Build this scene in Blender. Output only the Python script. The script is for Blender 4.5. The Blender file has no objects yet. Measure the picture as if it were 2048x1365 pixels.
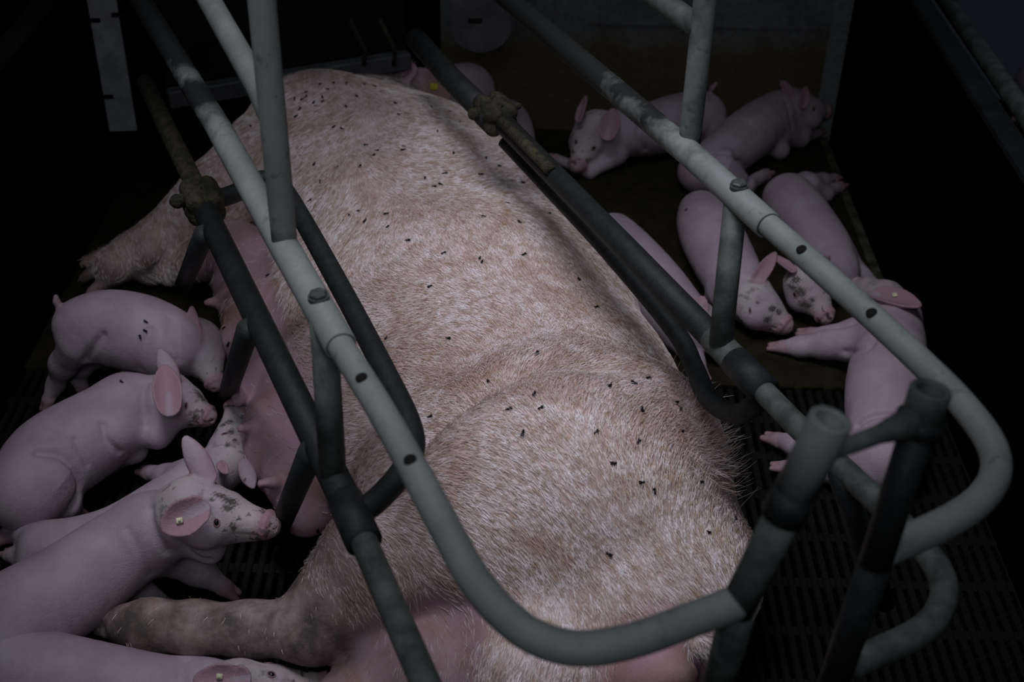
import bpy, math, random
import numpy as np
from mathutils import Vector
from mathutils.bvhtree import BVHTree
random.seed(7); RNG = np.random.default_rng(7)
C = bpy.context.scene.collection

# ------------------------------------------------------------------ camera
FPX = 2600.0; TH = math.radians(35.5); RHO = math.radians(1.5); H = 1.72
Fv = np.array([0, math.cos(TH), -math.sin(TH)]); U0 = np.array([0, math.sin(TH), math.cos(TH)]); R0 = np.array([1., 0, 0])
Rv = R0*math.cos(RHO) + U0*math.sin(RHO); Uv = U0*math.cos(RHO) - R0*math.sin(RHO); CAM = np.array([0, 0, H])
cd = bpy.data.cameras.new('camera'); cam = bpy.data.objects.new('camera', cd); C.objects.link(cam)
cd.sensor_width = 36; cd.lens = FPX/2048*36; cd.clip_start = .05
from mathutils import Matrix
M = Matrix((( Rv[0], Uv[0], -Fv[0], 0), (Rv[1], Uv[1], -Fv[1], 0), (Rv[2], Uv[2], -Fv[2], H), (0, 0, 0, 1)))
cam.matrix_world = M
cd.dof.use_dof = True; cd.dof.focus_distance = 2.2; cd.dof.aperture_fstop = 4.5
bpy.context.scene.camera = cam
# ------------------------------------------------------------------ light and exposure
w = bpy.data.worlds.new('world'); bpy.context.scene.world = w; w.use_nodes = True
w.node_tree.nodes['Background'].inputs[0].default_value = (.45, .52, .75, 1)
w.node_tree.nodes['Background'].inputs[1].default_value = .011
def spot(name, loc, target, power, size, blend, radius, col):
    l = bpy.data.lights.new(name, 'SPOT'); l.energy = power; l.spot_size = math.radians(size); l.spot_blend = blend
    l.shadow_soft_size = radius; l.color = col
    o = bpy.data.objects.new(name, l); C.objects.link(o); o.location = loc
    d = Vector(target) - Vector(loc); o.rotation_euler = d.to_track_quat('-Z', 'Y').to_euler()
    return o
spot('ceiling_lamp', (-.36, 1.50, 2.85), (.04, 1.88, .35), 222, 49, 1.0, .6, (.93, .93, 1.0))
spot('right_fill', (1.7, 2.5, 2.4), (.55, 2.95, .25), 17, 74, 1.0, 1.0, (.86, .92, 1.0))  # added fill from the right, lifts the right-hand pipes, piglets and back wall
spot('front_fill', (-.15, -.45, 2.35), (-.05, 1.8, .6), 36, 64, 1.0, .4, (.90, .93, 1.0))  # added frontal fill above the camera, brightens the near pipes and uprights
vs = bpy.context.scene.view_settings
bpy.context.scene.display_settings.display_device = 'sRGB'
vs.view_transform = 'Standard'; vs.look = 'None'; vs.exposure = 0.0; vs.gamma = 1.0; vs.use_curve_mapping = False

# ------------------------------------------------------------------ geometry helpers
def nrm(v): v = np.asarray(v, float); return v/(np.linalg.norm(v)+1e-12)
def ray(x, y): return Fv + Rv*(x-1024)/FPX - Uv*(y-682.5)/FPX
def P(x, y, z): d = ray(x, y); return CAM + d*(z-H)/d[2]
def dep(p): return float((np.asarray(p)-CAM) @ Fv)
def R(px, p): return px*dep(p)/FPX
AX = np.array([-math.sin(math.radians(24)), math.cos(math.radians(24)), 0]); PR = np.array([AX[1], -AX[0], 0])
def W(s, t, z): return AX*s + PR*t + np.array([0, 0, z])

def tag(o, label=None, cat=None, group=None, kind=None):
    if label: o['label'] = label
    if cat: o['category'] = cat
    if group: o['group'] = group
    if kind: o['kind'] = kind
    return o
def empty(name, loc=(0, 0, 0)):
    o = bpy.data.objects.new(name, None); C.objects.link(o); o.location = loc; o.empty_display_size = .05; return o
def link(name, verts, faces, mat, parent=None, smooth=True):
    me = bpy.data.meshes.new(name); me.from_pydata([tuple(map(float, v)) for v in verts], [], faces); me.update()
    if smooth: me.polygons.foreach_set('use_smooth', [True]*len(me.polygons))
    me.materials.append(mat)
    o = bpy.data.objects.new(name, me); C.objects.link(o)
    if parent is not None:
        o.parent = parent; o.matrix_parent_inverse = parent.matrix_world.inverted() if False else Matrix.Translation(-Vector(parent.location))
    return o

class MB:
    def __init__(s): s.v = []; s.f = []
    def add(s, v, f):
        n = len(s.v); s.v += [np.asarray(a, float) for a in v]; s.f += [tuple(i+n for i in q) for q in f]
    def box(s, c, half, ax=(1, 0, 0), ay=(0, 1, 0), az=(0, 0, 1), bev=0.0):
        c = np.asarray(c, float); ax, ay, az = map(nrm, (ax, ay, az)); hx, hy, hz = half
        if bev <= 0:
            vs_ = [c+ax*hx*a+ay*hy*b+az*hz*d for d in (-1, 1) for b in (-1, 1) for a in (-1, 1)]
            s.add(vs_, [(0, 2, 3, 1), (4, 5, 7, 6), (0, 1, 5, 4), (2, 6, 7, 3), (0, 4, 6, 2), (1, 3, 7, 5)]); return
        # bevelled in plan: an octagon prism with a chamfered top
        def ring(hx, hy, z, b):
            pts = [(-hx+b, -hy), (hx-b, -hy), (hx, -hy+b), (hx, hy-b), (hx-b, hy), (-hx+b, hy), (-hx, hy-b), (-hx, -hy+b)]
            return [c+ax*x+ay*y+az*z for x, y in pts]
        rs = [ring(hx-bev, hy-bev, -hz, bev), ring(hx, hy, -hz+bev, bev), ring(hx, hy, hz-bev, bev), ring(hx-bev, hy-bev, hz, bev)]
        v = [p for r in rs for p in r]; f = []
        for k in range(3):
            for i in range(8):
                j = (i+1) % 8; f.append((k*8+i, k*8+j, k*8+8+j, k*8+8+i))
        f.append(tuple(range(7, -1, -1))); f.append(tuple(range(24, 32)))
        s.add(v, f)
    def tube(s, pts, r, n=24, caps=True, hollow=0.0):
        pts = [np.asarray(p, float) for p in pts]; m = len(pts); rr = r if hasattr(r, '__len__') else [r]*m
        tan = [nrm(pts[min(i+1, m-1)]-pts[max(i-1, 0)]) for i in range(m)]
        ref = np.array([0, 0, 1.]) if abs(tan[0][2]) < .9 else np.array([1., 0, 0])
        a = nrm(np.cross(tan[0], ref)); v = []; f = []
        rings = [(pts[i], tan[i], rr[i]) for i in range(m)]
        if hollow > 0:   # open pipe mouth at the last point
            rings += [(pts[-1]+tan[-1]*r_*0.12, tan[-1], r_*.93) for r_ in [rr[-1]]]
            rings += [(pts[-1]+tan[-1]*rr[-1]*0.12, tan[-1], rr[-1]*hollow*1.06), (pts[-1], tan[-1], rr[-1]*hollow), (pts[-1]-tan[-1]*rr[-1]*2.5, tan[-1], rr[-1]*hollow)]
        for p, t, q in rings:
            a = nrm(a - t*(a@t)); b = np.cross(t, a)
            v += [p + (a*math.cos(2*math.pi*k/n)+b*math.sin(2*math.pi*k/n))*q for k in range(n)]
        for i in range(len(rings)-1):
            for k in range(n):
                k2 = (k+1) % n; f.append((i*n+k, i*n+k2, i*n+n+k2, i*n+n+k))
        if caps:
            f.append(tuple(range(n-1, -1, -1))); L = (len(rings)-1)*n; f.append(tuple(range(L, L+n)))
        s.add(v, f)
    def build(s, name, mat, parent=None, smooth=True): return link(name, s.v, s.f, mat, parent, smooth)

def smoothpath(pts, n=10):
    """Catmull-Rom through the points."""
    p = [np.asarray(a, float) for a in pts]; p = [2*p[0]-p[1]] + p + [2*p[-1]-p[-2]]; out = []
    for i in range(1, len(p)-2):
        for k in range(n):
            t = k/n; out.append(.5*((2*p[i])+(-p[i-1]+p[i+1])*t+(2*p[i-1]-5*p[i]+4*p[i+1]-p[i+2])*t*t+(-p[i-1]+3*p[i]-3*p[i+1]+p[i+2])*t**3))
    out.append(p[-2]); return out

# ------------------------------------------------------------------ materials
def mat(name): m = bpy.data.materials.new(name); m.use_nodes = True; nt = m.node_tree; return m, nt, nt.nodes['Principled BSDF']
def nd(nt, t, **kw):
    n = nt.nodes.new(t)
    for k, v in kw.items(): setattr(n, k, v)
    return n
def noise(nt, scale, detail=4, rough=.6, vec=None, dist=0):
    n = nd(nt, 'ShaderNodeTexNoise'); n.inputs['Scale'].default_value = scale; n.inputs['Detail'].default_value = detail
    n.inputs['Roughness'].default_value = rough; n.inputs['Distortion'].default_value = dist
    if vec is None:
        g = nd(nt, 'ShaderNodeNewGeometry'); vec = g.outputs['Position']
    nt.links.new(vec, n.inputs['Vector']); return n.outputs['Fac']
def ramp(nt, fac, stops):
    r = nd(nt, 'ShaderNodeValToRGB'); e = r.color_ramp.elements
    while len(e) < len(stops): e.new(.5)
    for i, (p, c) in enumerate(stops): e[i].position = p; e[i].color = (c, c, c, 1) if not hasattr(c, '__len__') else (*c, 1)
    nt.links.new(fac, r.inputs[0]); return r.outputs[0]
def mix(nt, fac, a, b, mode='MIX'):
    m = nd(nt, 'ShaderNodeMix', data_type='RGBA', blend_type=mode)
    for i, v in ((0, fac), (6, a), (7, b)):
        if isinstance(v, bpy.types.NodeSocket): nt.links.new(v, m.inputs[i])
        elif i == 0: m.inputs[0].default_value = v
        else: m.inputs[i].default_value = (*v, 1)
    return m.outputs[2]
def mul(nt, a, b, op='MULTIPLY'):
    m = nd(nt, 'ShaderNodeMath', operation=op)
    for i, v in enumerate((a, b)):
        if isinstance(v, bpy.types.NodeSocket): nt.links.new(v, m.inputs[i])
        else: m.inputs[i].default_value = v
    return m.outputs[0]
def bump(nt, b, h, strength=.3, dist=.002):
    n = nd(nt, 'ShaderNodeBump'); n.inputs['Strength'].default_value = strength; n.inputs['Distance'].default_value = dist
    nt.links.new(h, n.inputs['Height']); nt.links.new(n.outputs[0], b.inputs['Normal'])
def simple(name, base, dark, sc=30, rough=.6, metal=0., bs=.3, bd=.001, lo=.35, hi=.65, fine=220, spec=.3):
    m, nt, b = mat(name); b.inputs['Specular IOR Level'].default_value = spec
    n1 = noise(nt, sc, 6, .65); col = mix(nt, ramp(nt, n1, [(lo, 0.), (hi, 1.)]), dark, base)
    n2 = noise(nt, fine, 3, .6); col = mix(nt, .25, col, mix(nt, n2, dark, base))
    nt.links.new(col, b.inputs['Base Color']); b.inputs['Roughness'].default_value = rough; b.inputs['Metallic'].default_value = metal
    bump(nt, b, n2, bs, bd); return m

M_pipe = simple('galvanised_pipe', (.245, .27, .265), (.175, .198, .192), 14, .6, .05, .15, .0006)
# rails get darker towards the head end, in blotches
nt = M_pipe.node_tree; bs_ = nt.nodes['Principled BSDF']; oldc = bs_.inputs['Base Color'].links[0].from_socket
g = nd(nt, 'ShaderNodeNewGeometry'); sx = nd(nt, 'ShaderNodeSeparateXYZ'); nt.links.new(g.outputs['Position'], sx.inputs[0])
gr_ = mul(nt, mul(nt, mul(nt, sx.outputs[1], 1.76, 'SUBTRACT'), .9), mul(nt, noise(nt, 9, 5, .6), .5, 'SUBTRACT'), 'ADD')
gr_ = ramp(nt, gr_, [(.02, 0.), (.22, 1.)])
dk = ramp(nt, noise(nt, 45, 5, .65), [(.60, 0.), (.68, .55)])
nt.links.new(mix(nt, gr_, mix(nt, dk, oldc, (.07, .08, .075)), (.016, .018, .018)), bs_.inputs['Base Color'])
M_pipe2 = simple('dulled_pipe', (.105, .122, .115), (.032, .040, .037), 26, .65, .0, .3, .001, .38, .62)
M_black = simple('grimy_pipe', (.020, .024, .0255), (.007, .0085, .009), 40, .62, 0, .5, .0015, .35, .7)
M_rust = simple('rusty_crust', (.05, .043, .022), (.010, .010, .008), 60, .8, 0, 1., .004, .42, .62)
M_bolt = simple('bolt_steel', (.10, .11, .11), (.05, .05, .05), 80, .45, .3)
M_hole = simple('hole_dark', (.006, .006, .006), (.004, .004, .004), 80, .9)
M_slat = simple('plastic_slat', (.0085, .0085, .0085), (.004, .004, .004), 18, .6, 0, .4, .001, spec=.12)
M_pit = simple('pit', (.003, .003, .003), (.002, .002, .002), 5, .95, spec=.02)
M_matt = simple('rubber_mat_brown', (.026, .022, .010), (.007, .0065, .004), 22, .9, 0, .8, .003, .35, .7, spec=.1)
M_strip = simple('mat_edge', (.085, .085, .06), (.012, .012, .008), 16, .85, 0, .6, .002, .45, .62)  # lighter tone paints in the lit raised edge of the mat
M_part = simple('dark_partition', (.0022, .0022, .003), (.0012, .0012, .002), 9, .95, spec=.03)
M_rim = simple('partition_rim', (.022, .026, .028), (.010, .012, .013), 12, .8, spec=.1)
M_plate = simple('grey_plate', (.10, .105, .12), (.045, .05, .055), 16, .6, .1, .3, .001)
M_pipe3 = simple('midtone_pipe', (.135, .15, .145), (.085, .097, .092), 20, .6, 0, .2, .0008)  # mid-tone pipe grey for the upper left side rail
M_plate2 = simple('bare_steel_plate', (.42, .44, .48), (.20, .21, .23), 14, .6, 0, .3, .001)
M_panel = simple('feeder_panel', (.012, .013, .016), (.005, .0055, .0065), 12, .8, 0, spec=.1)
M_fly = simple('fly_black', (.006, .006, .008), (.003, .003, .004), 300, .45)
M_wing, nt, b = mat('fly_wing'); b.inputs['Base Color'].default_value = (.02, .02, .02, 1); b.inputs['Alpha'].default_value = .6
M_eye, nt, b = mat('eye_dark'); b.inputs['Base Color'].default_value = (.008, .006, .008, 1); b.inputs['Roughness'].default_value = .15
M_tagw = simple('tag_cream', (.72, .72, .50), (.55, .55, .38), 90, .4)
M_tagy = simple('tag_yellow', (.75, .68, .03), (.5, .45, .02), 90, .4)
M_lid = simple('eyelid_skin', (.30, .17, .19), (.18, .10, .12), 90, .6)

# concrete wall: bare grey block above, brown splashed band below
M_wall, nt, b = mat('concrete_wall')
g = nd(nt, 'ShaderNodeNewGeometry'); sx = nd(nt, 'ShaderNodeSeparateXYZ'); nt.links.new(g.outputs['Position'], sx.inputs[0])
n1 = noise(nt, 7, 8, .7); n2 = noise(nt, 60, 5, .6)
base = mix(nt, ramp(nt, n1, [(.35, 0.), (.65, 1.)]), (.11, .12, .12), (.20, .215, .215))
zz = mul(nt, sx.outputs[2], mul(nt, n1, .12), 'ADD')
splash = ramp(nt, zz, [(.30, 1.), (.37, 0.)])
col = mix(nt, splash, base, mix(nt, n1, (.09, .066, .026), (.15, .125, .07)))
pil = mul(nt, sx.outputs[0], .872, 'GREATER_THAN'); col = mix(nt, pil, col, (.22, .25, .25))
nt.links.new(mix(nt, ramp(nt, n2, [(.3, 0.), (.75, 1.)]), mix(nt, .5, col, (.02, .02, .015)), col), b.inputs['Base Color'])
b.inputs['Roughness'].default_value = .85; bump(nt, b, n2, .6, .004)

def skin(name, base, base2, pink, spotcol, dirtcol, pscale=9, rough=.6, bs=.25, sss=.0, fine=420, blotch=None):
    m, nt, b = mat(name)
    at = nd(nt, 'ShaderNodeAttribute', attribute_name='tags'); sp = nd(nt, 'ShaderNodeSeparateColor'); nt.links.new(at.outputs['Color'], sp.inputs[0])
    n1 = noise(nt, pscale, 4, .6); col = mix(nt, ramp(nt, n1, [(.35, 0.), (.65, 1.)]), base, base2)
    if not blotch: col = mix(nt, mul(nt, sp.outputs[2], .75), col, (.54, .51, .48))
    col = mix(nt, sp.outputs[0], col, pink)
    if blotch:
        nb = noise(nt, blotch[0], 5, .62, dist=.6); col = mix(nt, mul(nt, ramp(nt, nb, [(blotch[1], 0.), (blotch[2], 1.)]), blotch[4]), col, blotch[3])
    ns = noise(nt, 62, 3, .55); col = mix(nt, mul(nt, ramp(nt, ns, [(.575, 0.), (.64, 1.)]), sp.outputs[2]), col, spotcol)
    nd_ = noise(nt, 13, 6, .65); col = mix(nt, mul(nt, ramp(nt, nd_, [(.36, .35), (.60, 1.)]), sp.outputs[1]), col, dirtcol)
    if not blotch: col = mix(nt, mul(nt, at.outputs['Alpha'], ramp(nt, noise(nt, 160, 3, .6), [(.30, .35), (.5, 1.)])), col, (.055, .05, .042))
    nf = noise(nt, fine, 2, .5); col = mix(nt, .10, col, mix(nt, nf, (.1, .05, .06), base2))
    nt.links.new(col, b.inputs['Base Color']); b.inputs['Roughness'].default_value = rough
    b.inputs['Specular IOR Level'].default_value = .35
    if sss > 0:
        b.inputs['Subsurface Weight'].default_value = sss; b.inputs['Subsurface Radius'].default_value = (.012, .005, .004); b.inputs['Subsurface Scale'].default_value = .5
    bump(nt, b, mul(nt, nf, mul(nt, noise(nt, 90, 3, .6), 1.6), 'ADD'), bs, .0012)
    return m
M_pig = skin('piglet_skin', (.345, .262, .325), (.425, .365, .42), (.36, .19, .235), (.045, .04, .038), (.20, .14, .09), bs=.6, pscale=14)
M_sow = skin('sow_skin', (.50, .355, .36), (.60, .47, .48), (.42, .25, .335), (.05, .045, .04), (.04, .037, .030), pscale=5, bs=.5,
             fine=300, blotch=(6.5, .47, .68, (.30, .165, .11), .8))
M_hair, nt, b = mat('sow_bristles')
b.inputs['Roughness'].default_value = .55
hi = nd(nt, 'ShaderNodeHairInfo'); at = nd(nt, 'ShaderNodeNewGeometry')
nb = noise(nt, 6.5, 5, .62, dist=.6)
ncl = noise(nt, 55, 3, .6, dist=.8)
c1 = mix(nt, ramp(nt, mul(nt, mul(nt, ncl, .75), mul(nt, hi.outputs['Random'], .25), 'ADD'), [(.38, 0.), (.60, 1.)]), (.50, .37, .28), (.93, .88, .93))
nt.links.new(mix(nt, mul(nt, ramp(nt, nb, [(.47, 0.), (.68, 1.)]), .62), c1, (.46, .30, .20)), b.inputs['Base Color'])
nt.links.new(c1, b.inputs['Base Color']) if False else None

# ------------------------------------------------------------------ implicit bodies (smooth union of tapered elliptic cones, meshed by surface nets)
class Body:
    def __init__(s): s.pr = []
    def cone(s, p0, p1, r0, r1, up=None, k=.02, tag=None, sub=False):
        r0 = r0 if hasattr(r0, '__len__') else (r0, r0); r1 = r1 if hasattr(r1, '__len__') else (r1, r1)
        s.pr.append(dict(p0=np.asarray(p0, float), p1=np.asarray(p1, float), r0=np.array(r0, float), r1=np.array(r1, float), up=up, k=k, tag=tag, sub=sub))
    def ball(s, p, r, k=.02, tag=None, sub=False, up=None): s.cone(p, np.asarray(p, float)+np.array([1e-4, 0, 0]), r, r, k=k, tag=tag, sub=sub, up=up)
    def chain(s, nodes, up=None, k=.02, tag=None):
        for (a, ra), (b_, rb) in zip(nodes[:-1], nodes[1:]): s.cone(a, b_, ra, rb, up=up, k=k, tag=tag)
    def ear(s, base, tp, wd, n, cup=.45, k=.006, th=.0062):
        L = np.linalg.norm(tp-base)
        s.pr.append(dict(p0=base, p1=tp, r0=np.array([wd, wd])*1.15, r1=np.array([wd, wd])*1.15, up=n, k=k, tag={'r': .8}, sub=False, ear=(wd, L, cup, max(th, wd*.14))))
    @staticmethod
    def dist(q, X):
        if 'ear' in q:
            wd, L, cup, th = q['ear']; e = nrm(q['p1']-q['p0']); n = nrm(q['up']-e*(q['up']@e)); sd = np.cross(n, e); d = X-q['p0']
            y = (d@e)/L; x = d@sd; z = d@n; yc = np.clip(y, 0, 1); fl_ = np.clip(-y*3, 0, 1)
            w_ = wd*np.sqrt(np.clip(1-yc**2.2, 0, 1))*(.80+.42*yc*(1-yc)*2.2)*np.sqrt(np.clip(1-(np.clip(-y*L/(wd*.75), 0, 1))**2, 0.02, 1))+.001
            z0 = cup*wd*(np.clip(np.abs(x)/wd, 0, 1.3)**2)*(1-.3*yc)+wd*.25*(yc**2)-cup*wd*.4
            dz = np.abs(z-z0)/np.sqrt(1+(2*cup*np.clip(np.abs(x)/wd, 0, 1.3))**2+.1); dx = np.abs(x)-w_; dy = np.maximum(-y*L-wd*.75, (y-1)*L); z0 = z0-np.clip(-y*L, 0, 1)*1.0
            h2 = th*.5; a_ = np.maximum(np.maximum(dx*.8, dy)+h2, 0); b_ = dz
            return np.sqrt(a_*a_+b_*b_)-h2+np.minimum(np.maximum(dx, dy)+h2, 0)*.0
        ax = q['p1']-q['p0']; L2 = ax@ax; L = math.sqrt(L2); ah = ax/L
        up = np.array([0, 0, 1.]) if q['up'] is None else nrm(q['up'])
        n = up-ah*(up@ah)
        if np.linalg.norm(n) < .05: n = np.array([1., 0, 0])-ah*ah[0]
        if np.linalg.norm(n) < .05: n = np.array([0, 1., 0])-ah*ah[1]
        n = nrm(n); sd = np.cross(n, ah)
        d = X-q['p0']; t = np.clip((d@ah)/L, 0, 1); dd = d-np.multiply.outer(t, ax)
        a = q['r0'][0]+(q['r1'][0]-q['r0'][0])*t; b_ = q['r0'][1]+(q['r1'][1]-q['r0'][1])*t; m = np.minimum(a, b_)
        cc = np.sqrt(a*b_) if True else m
        e = np.sqrt((dd@sd/a)**2+(dd@n/b_)**2+(dd@ah/cc)**2)
        return (e-1)*m
    def mesh(s, name, h, mat_, parent=None, pad=.02, floor=None, dents=()):
        lo = np.min([np.minimum(q['p0']-q['r0'].max(), q['p1']-q['r1'].max()) for q in s.pr if not q['sub']], 0)-pad
        hi_ = np.max([np.maximum(q['p0']+q['r0'].max(), q['p1']+q['r1'].max()) for q in s.pr if not q['sub']], 0)+pad
        n = np.ceil((hi_-lo)/h).astype(int)+1
        gx, gy, gz = [lo[i]+np.arange(n[i])*h for i in range(3)]
        Fd = np.full(n, .2, np.float32)
        for q in s.pr:
            mg = q['k']+3*h; rm = max(q['r0'].max(), q['r1'].max())+mg
            b0 = np.maximum(np.floor((np.minimum(q['p0'], q['p1'])-rm-lo)/h).astype(int), 0)
            b1 = np.minimum(np.ceil((np.maximum(q['p0'], q['p1'])+rm-lo)/h).astype(int)+1, n)
            if (b1 <= b0).any(): continue
            X = np.stack(np.meshgrid(gx[b0[0]:b1[0]], gy[b0[1]:b1[1]], gz[b0[2]:b1[2]], indexing='ij'), -1)
            d = s.dist(q, X); sl = tuple(slice(b0[i], b1[i]) for i in range(3)); A = Fd[sl]; k = q['k']
            if q['sub']:
                d = -d; hh = np.clip(.5-.5*(A-d)/k, 0, 1)   # smooth max
                Fd[sl] = A*(1-hh)+d*hh + k*hh*(1-hh)
            else:
                hh = np.clip(.5+.5*(A-d)/k, 0, 1); Fd[sl] = A*(1-hh)+d*hh - k*hh*(1-hh)
        if floor is not None: Fd = np.maximum(Fd, (floor-gz)[None, None, :])
        # surface nets
        S = Fd < 0; nx, ny, nz = [int(v) for v in n]
        cs = np.zeros((nx-1, ny-1, nz-1), int)
        for i in (0, 1):
            for j in (0, 1):
                for k in (0, 1): cs += S[i:nx-1+i, j:ny-1+j, k:nz-1+k]
        act = (cs > 0) & (cs < 8); idx = np.full(act.shape, -1); ii = np.argwhere(act); idx[act] = np.arange(len(ii))
        acc = np.zeros((len(ii), 3)); cnt = np.zeros(len(ii))
        cor = [(i, j, k) for i in (0, 1) for j in (0, 1) for k in (0, 1)]
        for a in cor:
            for c in cor:
                if sum(np.subtract(c, a)) == 1 and all(np.subtract(c, a) >= 0):
                    fa = Fd[ii[:, 0]+a[0], ii[:, 1]+a[1], ii[:, 2]+a[2]]; fc = Fd[ii[:, 0]+c[0], ii[:, 1]+c[1], ii[:, 2]+c[2]]
                    x = (fa < 0) != (fc < 0); t = np.where(x, fa/(fa-fc+1e-12), 0)
                    p = np.array(a)+np.outer(t, np.subtract(c, a)); acc[x] += p[x]; cnt[x] += 1
        V = lo+(ii+acc/np.maximum(cnt, 1)[:, None])*h
        Q = []
        for d in range(3):
            e1 = [0, 0, 0]; e1[d] = 1; u, v = [a for a in range(3) if a != d]
            sa = S[:nx-e1[0], :ny-e1[1], :nz-e1[2]]; sb = S[e1[0]:, e1[1]:, e1[2]:]
            ed = np.argwhere(sa != sb); ok = (ed[:, u] > 0) & (ed[:, v] > 0) & (ed[:, u] < [nx, ny, nz][u]-1) & (ed[:, v] < [nx, ny, nz][v]-1); ed = ed[ok]
            ins = sa[ed[:, 0], ed[:, 1], ed[:, 2]]
            def at(du, dv):
                g_ = ed.copy(); g_[:, u] += du; g_[:, v] += dv; return idx[g_[:, 0], g_[:, 1], g_[:, 2]]
            q4 = np.stack([at(-1, -1), at(0, -1), at(0, 0), at(-1, 0)], 1)
            flip = ins if d != 1 else ~ins
            q4 = np.where(flip[:, None], q4, q4[:, ::-1]); Q.append(q4)
        Q = np.concatenate(Q)
        if dents:
            fn = np.cross(V[Q[:, 2]]-V[Q[:, 0]], V[Q[:, 3]]-V[Q[:, 1]]); vn = np.zeros_like(V)
            for c_ in range(4): np.add.at(vn, Q[:, c_], fn)
            vn /= np.linalg.norm(vn, axis=1)[:, None]+1e-12
            off = np.zeros(len(V))
            for pts, sg_, dp in dents:
                best = np.full(len(V), 9.)
                for p0, p1 in zip(pts[:-1], pts[1:]):
                    ax = p1-p0; t = np.clip(((V-p0)@ax)/(ax@ax), 0, 1); best = np.minimum(best, np.linalg.norm(V-p0-np.outer(t, ax), axis=1))
                off += dp*np.exp(-(best/sg_)**2)
            V = V-vn*off[:, None]
        T = np.zeros((len(V), 4), np.float32); T[:, 3] = 1
        for q in s.pr:
            if q['tag']:
                d = s.dist(q, V); wgt = np.clip(1-d/.012, 0, 1) if 'soft' not in q['tag'] else np.clip(1.8-d/.045, 0, 1)
                if 'ear' in q: e_ = nrm(q['p1']-q['p0']); n_ = nrm(q['up']-e_*(q['up']@e_)); wgt = wgt*np.where((V-q['p0'])@n_ > -q['ear'][0]*.05, 1., .35)
                for ch, a in q['tag'].items():
                    if ch in 'rgb': i = 'rgb'.index(ch); T[:, i] = np.maximum(T[:, i], wgt*a)
        me = bpy.data.meshes.new(name); me.vertices.add(len(V)); me.vertices.foreach_set('co', V.astype(np.float32).ravel())
        me.loops.add(Q.size); me.loops.foreach_set('vertex_index', Q.astype(np.int32).ravel())
        me.polygons.add(len(Q)); me.polygons.foreach_set('loop_start', np.arange(0, Q.size, 4, dtype=np.int32))
        me.update(calc_edges=True); me.validate(); me.polygons.foreach_set('use_smooth', np.ones(len(me.polygons), bool))
        ca = me.color_attributes.new('tags', 'FLOAT_COLOR', 'POINT'); ca.data.foreach_set('color', T.ravel())
        me.materials.append(mat_)
        o = bpy.data.objects.new(name, me); C.objects.link(o)
        if parent is not None: o.parent = parent
        s.V, s.Q = V, Q
        s.bvh = BVHTree.FromPolygons([tuple(v) for v in V], [tuple(int(a) for a in f) for f in Q])
        return o
def hit(bvh, px, py):
    d = Vector(nrm(ray(px, py))); loc, no, i, dist = bvh.ray_cast(Vector(CAM), d, 20); return (loc, no) if loc is not None else (None, None)

def N(px, py, r, z=None):
    """node from its place in view: centre on the ray at height z, radius as it looks from there; z=None rests it on the floor"""
    if z is None:
        z = .05
        for _ in range(6): z = R(r, P(px, py, z))*.96+.012
    p = P(px, py, z); return (p, R(r, p))

def head(B, c, rc, tip, rt, up=(0, 0, 1), ears=(), k=.018, dirt=.9, mouth=True):
    f = nrm(tip-c); L = np.linalg.norm(tip-c); up = np.asarray(up, float); up = nrm(up-f*(up@f)); sd = np.cross(f, up)
    B.cone(c-f*rc*.15, c+f*L*.38, (rc*.95, rc), (rc*.70, rc*.66), up=up, k=.02, tag={'b': dirt*.7})
    B.cone(c+f*L*.36, tip-f*.004, (rc*.70, rc*.66), (rt*1.0, rt*.97), up=up, k=.02, tag={'b': dirt, 'r': .12})
    for sg in (-1, 1): B.ball(c+f*L*.22-up*rc*.45+sd*sg*rc*.45, rc*.55, k=.02)
    for sg in (-1, 1): B.ball(c+f*L*.40+up*rc*.36+sd*sg*rc*.42, rc*.24, k=.012)      # brow
    B.cone(c+f*L*.35-up*rc*.5, tip-f*rt*.9-up*rt*.75, rc*.42, rt*.55, up=up, k=.010)  # jaw
    a0 = tip-f*.004
    B.cone(a0-f*.0015, a0+f*.0015, (rt*1.18, rt*1.12), (rt*1.16, rt*1.1), up=up, k=.004, tag={'r': .9}) if False else None
    # disc with rim: a ring of small balls and a flat face
    for i in range(14):
        an = 2*math.pi*i/14; B.ball(a0+(sd*math.cos(an)*1.0+up*math.sin(an)*.92)*rt, rt*.24, k=.006, tag={'r': .95})
    B.ball(tip-f*rt*.35, rt*.9, k=.004, tag={'r': .9})
    for sg in (-1, 1): B.ball(tip+f*rt*.35+sd*sg*rt*.38, rt*.26, k=.003, sub=True)
    if mouth:
        for sg in (-1, 1):
            B.cone(tip-f*rt*.5-up*rt*.62+sd*sg*rt*.8, c+f*L*.60-up*rc*.34+sd*sg*rc*.55, .0014, .0012, k=.004, sub=True)
    for e in ears:
        base, tp, wd, n = [np.asarray(q, float) if hasattr(q, '__len__') else q for q in e[:4]]
        B.ear(base, tp, wd, n, e[4] if len(e) > 4 else .5)
    return f, up, sd

def foot(B, p, d, r, k=.006):
    """two small toes at the end of a leg"""
    d = nrm(d); s_ = nrm(np.cross(d, [0, 0, 1.]))
    for sg in (-1, 1):
        B.cone(p+s_*sg*r*.45, p+d*r*2.0+s_*sg*r*.55, r*.72, r*.42, k=k, tag={'r': .8, 'g': .25})
    for sg in (-1, 1): B.ball(p-d*r*.6+s_*sg*r*.8-np.array([0, 0, r*.3]), r*.36, k=.004)

def leg(B, nodes, k=.02, ft=True, tagl=None):
    B.chain(nodes, k=k, tag=tagl)
    if ft:
        d = nodes[-1][0]-nodes[-2][0]; foot(B, nodes[-1][0], d, nodes[-1][1])

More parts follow.
